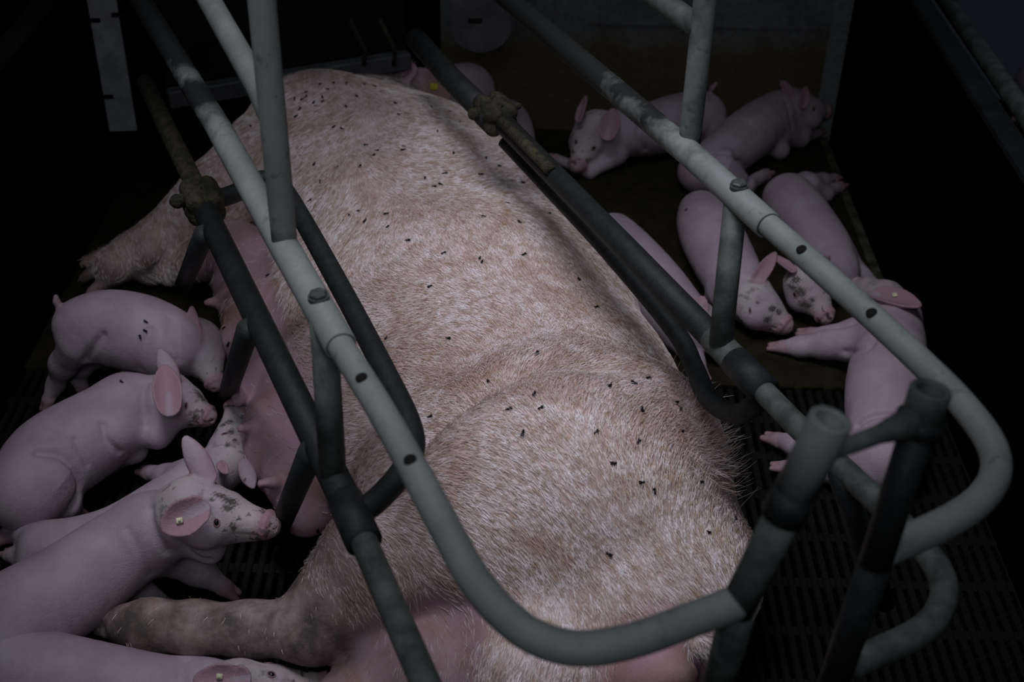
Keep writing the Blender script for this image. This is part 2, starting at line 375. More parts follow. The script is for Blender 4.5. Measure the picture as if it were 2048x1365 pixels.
def eye_on(root, bvh, px, py, r=.0052, open_=True, plane=None):
    loc, no = hit(bvh, px, py)
    if loc is None: return
    def mk(loc, no):
        n = nrm(no); t = nrm(np.cross(n, nrm(Fv))); u = np.cross(n, t); mb = MB(); c = np.array(loc)+n*r*(.05 if open_ else -.1)
        v = []; f = []; A, Bn = 14, 7
        for i in range(Bn):
            ph = math.pi*(i+.5)/Bn
            for j in range(A):
                th = 2*math.pi*j/A; v.append(c+t*math.sin(ph)*math.cos(th)*r+u*math.sin(ph)*math.sin(th)*r*(.72 if open_ else .22)+n*math.cos(ph)*r*.55)
        for i in range(Bn-1):
            for j in range(A): f.append((i*A+j, i*A+A+j, i*A+A+(j+1) % A, i*A+(j+1) % A))
        f.append(tuple(range(A))); f.append(tuple(range(Bn*A-1, Bn*A-A-1, -1))); mb.add(v, f)
        e = mb.build('eye', M_eye, root)
        ring = [c+t*math.cos(a)*r*1.22+u*math.sin(a)*r*(.9 if open_ else .45)+n*r*.10 for a in np.linspace(0, 2*math.pi, 19)]
        m2 = MB(); m2.tube(ring, r*.24, 8, caps=False); m2.build('eyelid', M_lid, e)
    mk(loc, no)
    if plane is not None:
        c, sd = plane; q = np.array(loc); q = q-2*sd*((q-c)@sd); l2, n2, _, _ = bvh.find_nearest(Vector(q))
        if l2 is not None: mk(l2, n2)
def ear_tag(root, bvh, px, py, mat_, r=.006, label=None, square=True):
    loc, no = hit(bvh, px, py)
    if loc is None: return
    n = nrm(no); t = nrm(np.cross(n, [0, 0, 1.])); u = np.cross(n, t); mb = MB(); c = np.array(loc)+n*.003
    mb.box(c, (r, r*.85 if square else r*.6, .0022), t, u, n, bev=.0012); mb.tube([c-n*.004, c+n*.005], r*.38, 12)
    o = mb.build('ear_tag', mat_, root)
    if label: o['label'] = label

PIGLETS = {}
def piglet(key, label, spine, skull, snout, legs, up=(0, 0, 1), ears=(), eye=None, eye_open=True, tail=None, extra=(), k=.03, h=.0028, dirt=.9, tags=(), flat=.95, group=None, spots=(), folds=()):
    B = Body(); nodes = [N(*a) for a in spine]
    fine = smoothpath([np.append(p, r) for p, r in nodes], 4)
    for a, b_ in zip(fine[:-1], fine[1:]): B.cone(a[:3], b_[:3], (a[3]*.985, a[3]*flat), (b_[3]*.985, b_[3]*flat), k=.008, tag={'r': .10})
    c, rc = N(*skull); tip, rt = N(*snout)
    B.cone(nodes[-1][0], c, nodes[-1][1], rc*.92, k=.025)
    es = []
    for (bx, by, bz, tx, ty, tz, wpx, nv) in ears:
        b0 = P(bx, by, bz); t0 = P(tx, ty, tz); es.append((b0, t0, R(wpx, b0), nv if nv is not None else nrm(CAM-b0)))
    f, u_, sd = head(B, c, rc, tip, rt, up=up, ears=es, dirt=dirt)
    for l in legs:
        nn = [N(*a) for a in l[0]]; leg(B, nn, k=l[1] if len(l) > 1 else .018, ft=l[2] if len(l) > 2 else True)
    for e in extra: p, r = N(*e[:4]); B.ball(p, r, k=.03)
    if tail:
        B.chain([N(*a) for a in tail], k=.008, tag={'r': .5})
    o = B.mesh('piglet', h, M_pig); tag(o, label, 'piglet', group)
    if folds:
        me = o.data; V = B.V.copy(); vn = np.zeros(len(V)*3, np.float32); me.vertices.foreach_get('normal', vn); vn = vn.reshape(-1, 3); off = np.zeros(len(V))
        for pts, sg_, dp in folds:
            w3 = [hit(B.bvh, x_, y_)[0] for x_, y_ in pts]; w3 = [np.array(q) for q in w3 if q is not None]
            if len(w3) < 2: continue
            w3 = smoothpath(w3, 5); best = np.full(len(V), 9.)
            for p0, p1 in zip(w3[:-1], w3[1:]):
                ax = p1-p0; t = np.clip(((V-p0)@ax)/(ax@ax+1e-12), 0, 1); best = np.minimum(best, np.linalg.norm(V-p0-np.outer(t, ax), axis=1))
            off += dp*np.exp(-(best/sg_)**2)
        V = V-vn*off[:, None]; B.V = V; me.vertices.foreach_set('co', V.astype(np.float32).ravel()); me.update()
        B.bvh = BVHTree.FromPolygons([tuple(v) for v in V], [tuple(int(a) for a in f) for f in B.Q])
    if spots:
        ca = o.data.color_attributes['tags']; T = np.zeros(len(B.V)*4, np.float32); ca.data.foreach_get('color', T); T = T.reshape(-1, 4); T[:, 3] = 0
        for (sx_, sy_, sr, st) in spots:
            loc, no = hit(B.bvh, sx_, sy_)
            if loc is None: continue
            q = np.array(loc); rr = R(sr, q); d = B.V-q; rg = nrm(Rv); ug = nrm(np.cross(rg, no)); wob = 1+.45*np.sin(d@rg*900+1.3)*np.sin(d@ug*700)
            e_ = np.sqrt(((d@rg)/(rr*st))**2+((d@ug)/rr)**2+(d@nrm(no)/rr*.5)**2)*wob
            T[:, 3] = np.maximum(T[:, 3], np.clip((1.15-e_)*2.2, 0, 1))
        ca.data.foreach_set('color', T.ravel())
    else:
        ca = o.data.color_attributes['tags']; T = np.zeros(len(B.V)*4, np.float32); ca.data.foreach_get('color', T); T = T.reshape(-1, 4); T[:, 3] = 0; ca.data.foreach_set('color', T.ravel())
    if eye: eye_on(o, B.bvh, eye[0], eye[1], open_=eye_open, plane=(c, sd))
    for tg in tags: ear_tag(o, B.bvh, *tg)
    PIGLETS[key] = (o, B); return o

exec_part = None
# ================================================================== SETTING
# slatted floor, X -1.1 .. .92
fl = MB()
x = -1.12
while x < .93:
    fl.box((x+.0065, 1.2, -.012), (.0065, 1.1, .012), bev=.002); x += .0215
y = .15
while y < 2.3:
    fl.box((-.095, y, -.014), (1.03, .011, .011), bev=.002); y += .118
fl.box((-.095, 1.9, -.3), (1.2, 1.9, .01))
FL = fl.build('floor', M_slat, smooth=False); tag(FL, kind='structure')
mm = MB(); mm.box((-.08, 2.87, -.005), (.985, .612, .013), bev=.006)
for i in range(30):   # knobbly front lip of the panel
    mm.box((-.98+i*.063, 2.262, .006), (.022, .008, .006), bev=.003)
FM = mm.build('floor_mat', M_matt, smooth=False); es_ = MB(); es_.box((.897, 2.87, .004), (.012, .60, .009), bev=.003); es_.build('edge_strip', M_strip, FM, smooth=False)
tag(FM, 'dark brown solid mat panel covering the far half of the pen floor', 'mat')
wb = MB(); wb.box((.35, 3.56, .30), (.575, .06, .62)); wb.box((.55, 3.497, .335), (.37, .004, .006))
tag(wb.build('wall_back', M_wall, smooth=False), kind='structure')
wr = MB(); wr.box((.945, 1.75, .29), (.02, 1.78, .31)); tag(wr.build('wall_right', M_part, smooth=False), kind='structure')
wl = MB(); wl.box((-1.085, 1.75, .29), (.02, 1.78, .31)); tag(wl.build('wall_left', M_part, smooth=False), kind='structure')
for nm, xx in (('trim_1', .945), ('trim_2', -1.085)):
    t_ = MB(); t_.box((xx, 1.75, .607), (.024, 1.78, .009), bev=.003); tag(t_.build(nm, M_rim, smooth=False), kind='structure')
wf = MB(); wf.box((-.4, 3.75, .5), (1.6, .03, .8)); tag(wf.build('wall_far', M_part, smooth=False), kind='structure')
nf = MB(); nf.box((1.9, 1.9, -.02), (.93, 1.9, .015)); nf.box((-2.0, 1.9, -.02), (.89, 1.9, .015)); tag(nf.build('floor_neighbour', M_slat, smooth=False), kind='structure')
rb = MB(); rb.tube([(1.015, 3.6, .6), (1.015, 1.6, .6)], .02); rb.tube([(1.015, 3.5, .6), (1.015, 3.5, 0)], .016); rb.tube([(1.015, 1.7, .6), (1.015, 1.7, 0)], .016)
tag(rb.build('neighbour_rail', M_pipe2), 'dull grey pipe rail of the next pen beyond the right partition', 'rail')
lb = MB(); lb.tube([(-1.25, 3.6, .62), (-1.25, 1.6, .62)], .022); lb.tube([(-1.25, 3.4, .62), (-1.25, 3.4, 0)], .018); lb.tube([(-1.25, 1.8, .62), (-1.25, 1.8, 0)], .018)
tag(lb.build('neighbour_rail', M_pipe2), 'dull grey pipe rail of the next pen beyond the left partition', 'rail')

# ================================================================== FARROWING CRATE
CR = empty('farrowing_crate', W(1.6, .64, 0))
tag(CR, 'grey tubular steel farrowing crate standing over the lying sow', 'crate')
def pipe(name, pts, r, m, par=CR, label=None, **kw):
    mb = MB(); mb.tube(pts, r, **kw); o = mb.build(name, m, par)
    if label: o['label'] = label
    return o
def rail_bvh(o):
    me = o.data; mw = o.matrix_world; off = Vector(CR.location)*0
    return BVHTree.FromPolygons([v.co for v in me.vertices], [tuple(p.vertices) for p in me.polygons])
def holes(rail, z, spots, rtube, axis):
    bv = rail_bvh(rail)
    for (px, py) in spots:
        loc, no = hit(bv, px, py)
        if loc is None: continue
        q = np.array(loc); n = nrm(np.array(no)+np.array([0, 0, .6])); mb = MB(); mb.tube([q-n*.006, q+n*.0013], .0072, 20); mb.build('bolt_hole', M_hole, CR)
def bolt(rail, px, py, z, rtube):
    loc, no = hit(rail_bvh(rail), px, py); q = np.array(loc); n = nrm(np.array(no)+np.array([0, 0, 1.])); mb = MB()
    mb.tube([q-n*.005, q+n*.006, q+n*.008], [.0118, .0118, .0095], 6); mb.tube([q-n*.004, q+n*.0018], .0135, 24); mb.build('bolt', M_bolt, CR, smooth=False)
def weld(rail, p, ax, r, m=M_rust):
    """lumpy bead round a joint"""
    ax = nrm(ax); a = nrm(np.cross(ax, [1, .3, .2])); b_ = np.cross(ax, a); B = Body()
    for i in range(26):
        an = 2*math.pi*i/26; B.ball(p+(a*math.cos(an)+b_*math.sin(an))*r*1.02+ax*random.uniform(-.003, .003), random.uniform(.003, .0055), k=.004)
    o = B.mesh('weld', .0018, m, None, pad=.008); o.parent = rail; o.matrix_parent_inverse = Matrix.Translation(-Vector(CR.location)); return o

RT, RI, ZT, ZL = .0205, .0168, .80, .60
# left top rail
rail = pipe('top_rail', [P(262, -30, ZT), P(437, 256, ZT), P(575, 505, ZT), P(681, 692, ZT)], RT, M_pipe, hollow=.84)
a_ = smoothpath([P(655, 650, ZT), P(700, 722, ZT), P(760, 818, ZT), P(828, 940, ZT), P(900, 1075, ZT), P(945, 1155, ZT), P(1000, 1222, ZT), P(1070, 1275, ZT), P(1160, 1298, ZT), P(1265, 1282, ZT), P(1370, 1245, ZT), P(1478, 1204, ZT)])
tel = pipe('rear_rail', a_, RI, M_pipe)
bolt(rail, 637, 594, ZT, RT); holes(tel, ZT, [(723, 756), (820, 920)], RI, None)
# arch: two uprights joined above
aL, aR = P(570, 494, ZT), P(1378, 292, ZT)
upL = aL+np.array([-.004, .0, 0]); 
arch = smoothpath([aL, aL+[0, 0, .2], aL+[0, 0, .40], aL+[0.0, 0, .52]], 6)+smoothpath([aL+[.03, .01, .60], aL+[.1, .04, .635], (aL+aR)/2+[0, 0, .64], aR+[-.1, -.04, .635], aR+[-.03, -.01, .60]], 6)+smoothpath([aR+[0, 0, .52], aR+[0, 0, .4], aR+[0, 0, .2], aR], 6)
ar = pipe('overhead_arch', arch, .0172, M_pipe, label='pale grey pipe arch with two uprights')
weld(ar, aL+np.array([0, 0, RT*.95]), (0, 0, 1), .0175); weld(ar, aR+np.array([0, 0, RT*.95]), (0, 0, 1), .0175)
# upper side rails that end at the arch uprights
def zt(px, py, t):   # height at which the ray meets the crate side plane t
    d = ray(px, py); s_ = (t-(CAM@PR))/(d@PR); return CAM+d*s_
q0 = zt(540, 215, .33); q1 = zt(404, -25, .33)
dirn = nrm(q1-q0); pipe('upper_side_rail', [aL*[1, 1, 0]+[0, 0, q0[2]], q0+dirn*.05, q1, q1+dirn*1.2], .0172, M_pipe3)
hz = MB(); qh = zt(452, 58, .33)+nrm(CAM-zt(452, 58, .33))*.0165; nn_ = nrm(CAM-qh); hz.tube([qh-nn_*.004, qh+nn_*.001], .005, 14); hz.build('bolt_hole', M_hole, CR)
pipe('upper_side_rail', [aR*[1, 1, 0]+[0, 0, q0[2]+.0], aR*[1, 1, 0]+[0, 0, q0[2]]+AX*1.6], .0172, M_pipe2)
# right top rail
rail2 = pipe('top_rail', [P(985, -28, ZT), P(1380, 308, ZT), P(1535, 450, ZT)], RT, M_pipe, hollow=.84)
b2 = smoothpath([P(1500, 418, ZT), P(1620, 522, ZT), P(1760, 648, ZT), P(1860, 742, ZT), P(1930, 815, ZT), P(1980, 885, ZT), P(1992, 945, ZT), P(1960, 1000, ZT), P(1890, 1047, ZT), P(1762, 1105, ZT)])
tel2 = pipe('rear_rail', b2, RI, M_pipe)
bolt(rail2, 1478, 372, ZT, RT); holes(tel2, ZT, [(1603, 499), (1743, 626)], RI, None)
# posts between top and lower rails
pipe('upright_post', [P(647, 645, ZT), P(666, 948, ZL+.01)], .0175, M_pipe2)
pipe('upright_post', [P(1473, 388, ZT), P(1441, 690, ZL+.01)], .0175, M_pipe2)
# lower rails
lr = pipe('lower_rail', [P(412, 425, ZL), P(545, 700, ZL), P(690, 1000, ZL)], RT, M_black)
pipe('lower_rail_end', [P(690, 1000, ZL), P(708, 1040, ZL), P(728, 1085, ZL)], .0232, M_black, label='black collar')
pipe('lower_rail_end', [P(715, 1055, ZL), P(850, 1365, ZL), P(905, 1490, ZL)], RI, M_pipe2)
pipe('lower_rail_end', [P(290, 165, ZL-.02), P(345, 280, ZL-.01), P(405, 400, ZL)], .0175, M_rust)
lr2 = pipe('lower_rail', [P(1010, 250, ZL), P(1250, 495, ZL), P(1470, 722, ZL)], RT, M_black)
pipe('lower_rail', [P(1425, 675, ZL), P(1476, 728, ZL)], RT+.0008, M_pipe2)
pipe('lower_rail_end', [P(1470, 722, ZL), P(1530, 785, ZL)], .0232, M_black, label='black collar')
c2 = smoothpath([P(1500, 755, ZL), P(1600, 858, ZL), P(1740, 990, ZL), P(1840, 1090, ZL), P(1885, 1160, ZL), P(1880, 1220, ZL), P(1830, 1270, ZL), P(1700, 1330, ZL)])
pipe('lower_rail_end', c2, RI, M_pipe2)
pipe('lower_rail_end', [P(832, 78, ZL-.04), P(900, 155, ZL-.02), P(985, 240, ZL)], .0245, M_black)
pipe('locking_rod', [P(1005, 243, ZL+.02), P(1100, 340, ZL+.02)], .011, M_rust)
weld(lr, P(666, 948, ZL+.018), (0, 0, 1), .0178, M_plate); weld(lr2, P(1441, 692, ZL+.018), (0, 0, 1), .0178, M_plate)
# swinging loops
lp = smoothpath([P(712, 1030, ZL), P(755, 1000, ZL), P(800, 950, ZL), P(826, 895, ZL), P(815, 838, ZL), P(778, 760, ZL), P(700, 610, ZL), P(600, 430, ZL), P(560, 372, ZL), P(520, 360, ZL), P(475, 385, ZL), P(415, 405, ZL)])
pipe('swing_bar', lp, .0165, M_black, label='black looped bar inside the left side')
lp2 = smoothpath([P(1520, 800, .56), P(1475, 828, .5), P(1420, 800, .46), P(1388, 735, .46), P(1350, 662, .47), P(1222, 508, .5), P(1080, 355, .52), P(1010, 280, .56)])
pipe('swing_bar', lp2, .0165, M_black, label='black looped bar under the right lower rail')
# clamps
def clamp(c, axd, sz):
    B = Body(); axd = nrm(axd); sd_ = nrm(np.cross(axd, [0, 0, 1.])); up_ = np.cross(sd_, axd)
    for sg in (-1, 1):
        for s2 in (-1, 1): B.cone(c-axd*sz*.55+sd_*sg*sz*.3+up_*s2*sz*.25, c+axd*sz*.55+sd_*sg*sz*.3+up_*s2*sz*.25, sz*.36, sz*.36, k=.006)
    B.cone(c-sd_*sz*.95+up_*.008, c+sd_*sz*.95+up_*.008, .0075, .0075, k=.003); B.ball(c+sd_*sz*.85+up_*.008, .013, k=.003)
    for i in range(70):
        an = random.uniform(0, 6.28); t = random.uniform(-.6, .6)*sz; B.ball(c+axd*t+(sd_*math.cos(an)*1.05+up_*math.sin(an))*sz*.60, random.uniform(.002, .006), k=.004)
    o = B.mesh('clamp', .0026, M_rust, None); o.parent = CR; o.matrix_parent_inverse = Matrix.Translation(-Vector(CR.location))
clamp(P(405, 402, ZL), P(405, 402, ZL)-P(340, 270, ZL), .05); clamp(P(990, 228, ZL), P(1000, 240, ZL)-P(900, 140, ZL), .052)
# splayed legs under the lower rails
for (x0, y0, x1, y1, zb) in ((622, 905, 551, 1076, .04), (496, 660, 450, 804, .08), (408, 470, 366, 572, .2)):
    p0, p1 = P(x0, y0, ZL), P(x1, y1, zb)
    pts = [p0, p0*.4+p1*.6, p1-nrm(p1-p0)*.012, p1-nrm(p1-p0)*.004, p1]
    mb = MB(); mb.tube(pts, [.0178, .0178, .0178, .014, .006], 20); mb.build('splayed_leg', M_black, CR)
for s_ in (1.0, 1.55, 2.1):
    p0 = W(s_, .92, ZL); p1 = W(s_, 1.06, .30); mb = MB(); mb.tube([p0, p0*.4+p1*.6, p1], [.0165, .0165, .013], 16)
    if s_ < 1.1: mb.build('splayed_leg', M_black, CR)
# rear gate posts
gl0, gl1 = P(1480, 1204, ZT), P(1661, 842, 1.02)
dg = nrm(gl1-gl0)
pipe('gate_post', [gl0-dg*.01, gl0*.45+gl1*.55], .0172, M_pipe2)
gp = pipe('gate_post', [gl0*.5+gl1*.5, gl0*.36+gl1*.64], .0205, M_black)
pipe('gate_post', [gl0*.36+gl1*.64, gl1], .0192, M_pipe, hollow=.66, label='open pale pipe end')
gb0 = P(1425, 1420, .55); pipe('gate_post', [gl0, gb0], .0172, M_pipe2)
gr0, gr1 = P(1750, 1128, ZT), P(1861, 782, 1.0)
pipe('gate_post', [gr0, gr1-nrm(gr1-gr0)*.035], .0165, M_black)
pipe('gate_post', [gr1-nrm(gr1-gr0)*.04, gr1], .0195, M_pipe2, hollow=.66, label='open dark grey pipe end')
pipe('gate_post', [gr0, P(1648, 1420, .5)], .0172, M_black)
j0 = gl0*.42+gl1*.58; bmid = P(1700, 905, .97); br1 = gr1-nrm(gr1-gr0)*.03
mb = MB(); e0 = gl1*.8+gl0*.2; mb.tube([e0, e0*.4+br1*.6, br1], [.0075, .009, .018], 16); mb.build('gate_link', M_pipe2, CR)
mb = MB(); mb.tube([br1-nrm(gr1-gr0)*.012, br1+nrm(gr1-gr0)*.002], .0235, 24); mb.build('gate_link', M_black, CR)
CRATE_OK = True
# head end of the crate: feeder panel and slotted plates
fp = empty('feeder', W(3.3, .7, 0)); tag(fp, 'dark grey feeder panel across the head end of the crate', 'feeder')
A_, Bp = P(330, 172, .36), P(812, 95, .36); dr = nrm(Bp-A_); nr = np.array([-dr[1], dr[0], 0])
mb = MB(); mid = (A_+Bp)/2; Lh = np.linalg.norm(Bp-A_)/2
mb.box(mid+[0, 0, .26], (Lh, .006, .26), dr, nr, bev=.002); mb.build('front_panel', M_panel, fp, smooth=False)
mb = MB(); mb.box(mid-nr*.02+[0, 0, -.025], (Lh, .018, .022), dr, nr, bev=.003); mb.build('bottom_lip', M_plate, fp, smooth=False)
mb = MB(); mb.box(mid+nr*.1+[0, 0, .1], (Lh*.9, .09, .10), dr, nr, bev=.01); mb.build('trough', M_panel, fp, smooth=False)
mb = MB()
for px in (700, 760): mb.tube([P(px, 40, .5), P(px+30, 100, .42), P(px+28, 130, .36)], .006, 10)
mb.build('wire_bracket', M_rust, fp)
def plate(quad, z0, z1, cx, cy, half, slots, label, rnd=False):
    """upright slotted steel plate; cx,cy is the foot of its centre"""
    e = empty('slotted_plate', (cx, cy, z0)); tag(e, label, 'plate')
    d = nrm(np.array([1., .12, 0])); n_ = np.array([-d[1], d[0], 0]); c = np.array([cx, cy, (z0+z1)/2])
    mb = MB(); 
    if rnd:
        v = []; ring = []
        for a in np.linspace(0, math.pi, 13): ring.append((-math.cos(a)*half, z0+half*.9-math.sin(a)*half*.9))
        ring = ring+[(half, z1), (-half, z1)]; m_ = len(ring)
        for s2 in (-1, 1): v += [np.array([cx, cy, 0])+d*a+n_*s2*.004+np.array([0, 0, b_]) for a, b_ in ring]
        f = [tuple(range(m_)), tuple(range(2*m_-1, m_-1, -1))]+[(i, i+m_, (i+1) % m_+m_, (i+1) % m_) for i in range(m_)]
        mb.add(v, f)
    else:
        mb.box(c, (half, .004, (z1-z0)/2), d, n_, bev=.0015)
        mb.box(c-d*half-n_*.02, (.003, .022, (z1-z0)/2), d, n_, bev=.001)
    mb.build('plate', M_plate if rnd else M_plate2, e, smooth=False)
    for (px, py) in slots:
        r_ = ray(px, py); t = ((np.array([cx, cy, 0])-n_*.0045-CAM)@n_)/(r_@n_); q = CAM+r_*t
        s_ = MB(); s_.box(q, (.017, .0012, .006), d, n_, bev=.001); s_.build('slot', M_hole, e, smooth=False)
pc = P(232, 262, .17); plate(None, .17, 1.0, pc[0], pc[1], .055, [(187, 41), (237, 30), (213, 194)], 'grey slotted steel plate standing at the upper left of the crate')
pc = P(962, 104, .42); plate(None, .42, .9, pc[0], pc[1], .075, [(950, 42)], 'grey slotted plate with rounded bottom hanging behind the crate', True)
# post that carries the crate near the back
# ================================================================== SOW
S = Body()
spn = [((1.30, .79, .19), (.185, .15)), ((1.48, .785, .23), (.262, .22)), ((1.75, .80, .205), (.285, .195)), ((2.05, .84, .21), (.305, .215)),
       ((2.36, .855, .21), (.305, .215)), ((2.66, .83, .20), (.30, .20)), ((2.84, .82, .185), (.255, .175)), ((2.98, .88, .165), (.19, .15)),
       ((3.10, .99, .15), (.135, .125))]
sp = [(W(*a), r) for a, r in spn]
for (a, ra), (b_, rb) in zip(sp[:-1], sp[1:]): S.cone(a, b_, ra, rb, k=.05)
# head: cheek, muzzle
S.cone(W(3.10, 1.00, .14), W(3.14, 1.25, .09), (.105, .11), (.055, .055), k=.05)
# ears
for (b0, t0, wd, nv) in ((P(775, 160, .27), P(838, 139, .31), .045, (.2, -.5, .8)), (P(820, 170, .25), P(905, 196, .22), .06, (.1, -.6, .7))):
    nv = nrm(nv); md = (b0+t0)/2
    S.ear(b0, t0, wd, nv, .35, k=.015, th=.012)
# haunch
S.ball(W(1.42, .72, .27), .195, k=.13)
S.cone(W(1.45, .62, .24), W(1.55, .56, .22), .18, .145, k=.10)
# upper hind leg
hl = [N(900, 1040, 150, .27), N(760, 1130, 118, .235), N(672, 1210, 88, .18), N(610, 1258, 58, .15), N(500, 1260, 50, .13), N(390, 1257, 48, .12), N(300, 1252, 46, .11), N(252, 1250, 40, .10)]
for i_, ((a, ra), (b_, rb)) in enumerate(zip(hl[:-1], hl[1:])):
    S.cone(a, b_, ra, rb, k=.035, tag=None if i_ < 1 else ({'g': .45} if i_ < 2 else ({'g': .8} if i_ < 3 else {'g': .95, 'soft': 1})))
p_, r_ = N(635, 1285, 32, .15); S.ball(p_, r_, k=.04, tag={'g': .95, 'soft': 1})
for (y1, y2, z) in ((1236, 1242, .105), (1268, 1262, .085)):
    a, ra = N(248, y1, 24, z); b_, rb = N(196, y2, 11, z-.02); S.cone(a, b_, ra, rb, k=.008, tag={'g': 1.})
for yy in (1292, 1290):
    a, ra = N(310, yy, 14, .10); b_, rb = N(282, yy+8, 8, .09); S.cone(a, b_, ra, rb, k=.01, tag={'g': 1.})
# lower hind leg on the floor
ll = [N(1000, 1250, 120, .13), N(820, 1360, 100, .11), N(700, 1440, 80, .08), N(560, 1480, 55, .06)]
for (a, ra), (b_, rb) in zip(ll[:-1], ll[1:]): S.cone(a, b_, ra, rb, k=.04, tag={'r': .7, 'soft': 1})
# rump, tail and vulva
p_, r_ = N(1080, 1350, 150, .15); S.ball(p_, r_, k=.06)
S.cone(W(1.27, .90, .16), W(1.20, .78, .17), .115, .14, k=.06)
for q_ in ((N(640, 560, 110, .16), N(690, 760, 120, .17)), (N(690, 760, 120, .17), N(720, 930, 110, .19))): S.cone(q_[0][0], q_[1][0], q_[0][1], q_[1][1], k=.06)
p_, r_ = N(1330, 1345, 44, .235); S.ball(p_, r_, k=.06, tag={'r': 1., 'soft': 1})
p_, r_ = N(1300, 1375, 50, .20); S.ball(p_, r_, k=.05, tag={'r': 1.})
p_, r_ = N(1372, 1352, 26, .25); S.ball(p_, r_, k=.02, tag={'r': .6, 'g': .6})
tl = [N(1395, 1290, 22, .33), N(1425, 1330, 16, .29), N(1430, 1380, 12, .24), N(1410, 1430, 8, .2)]
S.chain(tl, k=.015)
# shoulder and front leg
S.ball(W(2.83, .72, .25), .17, k=.08)
fl_ = [N(540, 330, 105, .23), N(440, 400, 78, .19), N(385, 440, 60, .15), N(325, 478, 44, .115), N(272, 508, 38, .09), N(225, 532, 34, .065)]
for (a, ra), (b_, rb) in zip(fl_[:-1], fl_[1:]): S.cone(a, b_, ra, rb, k=.03)
for a in ((300, 500, 40, .11), (225, 540, 34, .07)):
    p_, r_ = N(*a); S.ball(p_, r_*.9, k=.03, tag={'g': .75})
for (x1, y1, x2, y2) in ((212, 530, 168, 556), (228, 552, 182, 585)):
    a, ra = N(x1, y1, 19, .06); b_, rb = N(x2, y2, 11, .035); S.cone(a, b_, ra, rb, k=.008, tag={'g': .8})
fl2 = [N(470, 500, 60, .14), N(400, 520, 42, .11), N(345, 545, 24, .06), N(300, 548, 20, .04), N(215, 520, 22, .035), N(175, 525, 13, .03)]
for (a, ra), (b_, rb) in zip(fl2[:-1], fl2[1:]): S.cone(a, b_, ra, rb, k=.02, tag={'g': .35})
# udder
ud = [N(500, 545, 58, .12), N(515, 640, 58, .13), N(540, 735, 64, .13), N(575, 820, 74, .14), N(580, 900, 82, .14), N(625, 975, 80, .14)]
for (a, ra), (b_, rb) in zip(ud[:-1], ud[1:]): S.cone(a, b_, ra, rb, k=.05, tag={'r': .8, 'soft': 1})
for a in ((464, 606, 30, .12), (462, 692, 34, .12), (545, 850, 52, .17), (578, 955, 50, .17), (535, 760, 46, .16), (610, 1030, 45, .13), (455, 575, 30, .11)):
    p_, r_ = N(*a); S.ball(p_, r_, k=.035, tag={'r': .85, 'soft': 1})
teats = [((446, 604, 12, .125), (414, 606, 8, .13)), ((444, 690, 13, .135), (406, 692, 8, .14)), ((512, 853, 15, .20), (482, 858, 10, .215)), ((548, 965, 14, .20), (520, 968, 9, .205)),
         ((512, 742, 22, .20), (476, 800, 15, .20))]
for a, b_ in teats:
    a, ra = N(*a); b_, rb = N(*b_); S.cone(a, b_, ra, rb, k=.012, tag={'r': .9})
# flank crease and folds
for pts, rr in ((((735, 975), (790, 920), (850, 862), (905, 800), (960, 760)), .010),):
    pr_ = [P(x_, y_, .42 if x_ > 800 else .36) for x_, y_ in pts]
S0 = list(S.pr); tmp = S.mesh('probe', .022, M_sow, floor=.008, pad=.03); bpy.data.objects.remove(tmp)
DENTS = []
for pts, sg_, dp in ((((742, 985), (775, 940), (815, 890), (850, 850), (890, 815), (925, 790)), .020, .016),
                     (((780, 940), (850, 850), (890, 815), (980, 760), (1080, 722), (1180, 710)), .055, .020),
                     (((1180, 710), (1290, 700), (1400, 730)), .05, .010),
                     (((600, 470), (700, 390), (800, 350), (900, 350)), .07, .014),
                     (((1030, 1000), (1100, 1060), (1180, 1120)), .06, .008),
                     (((640, 1250), (690, 1180), (740, 1140)), .04, .008)):
    w3 = [hit(S.bvh, x_, y_)[0] for x_, y_ in pts]; w3 = [np.array(q) for q in w3 if q is not None]
    if len(w3) > 1: DENTS.append((w3, sg_, dp))
SOW_H = .0075
sow = S.mesh('sow', SOW_H, M_sow, floor=.008, pad=.03, dents=DENTS)
tag(sow, 'large pinkish white sow lying on her side inside the crate, dotted with flies', 'sow')
# ear tag
ear_tag(sow, S.bvh, 868, 174, M_tagy, .010, 'yellow ear tag', True)

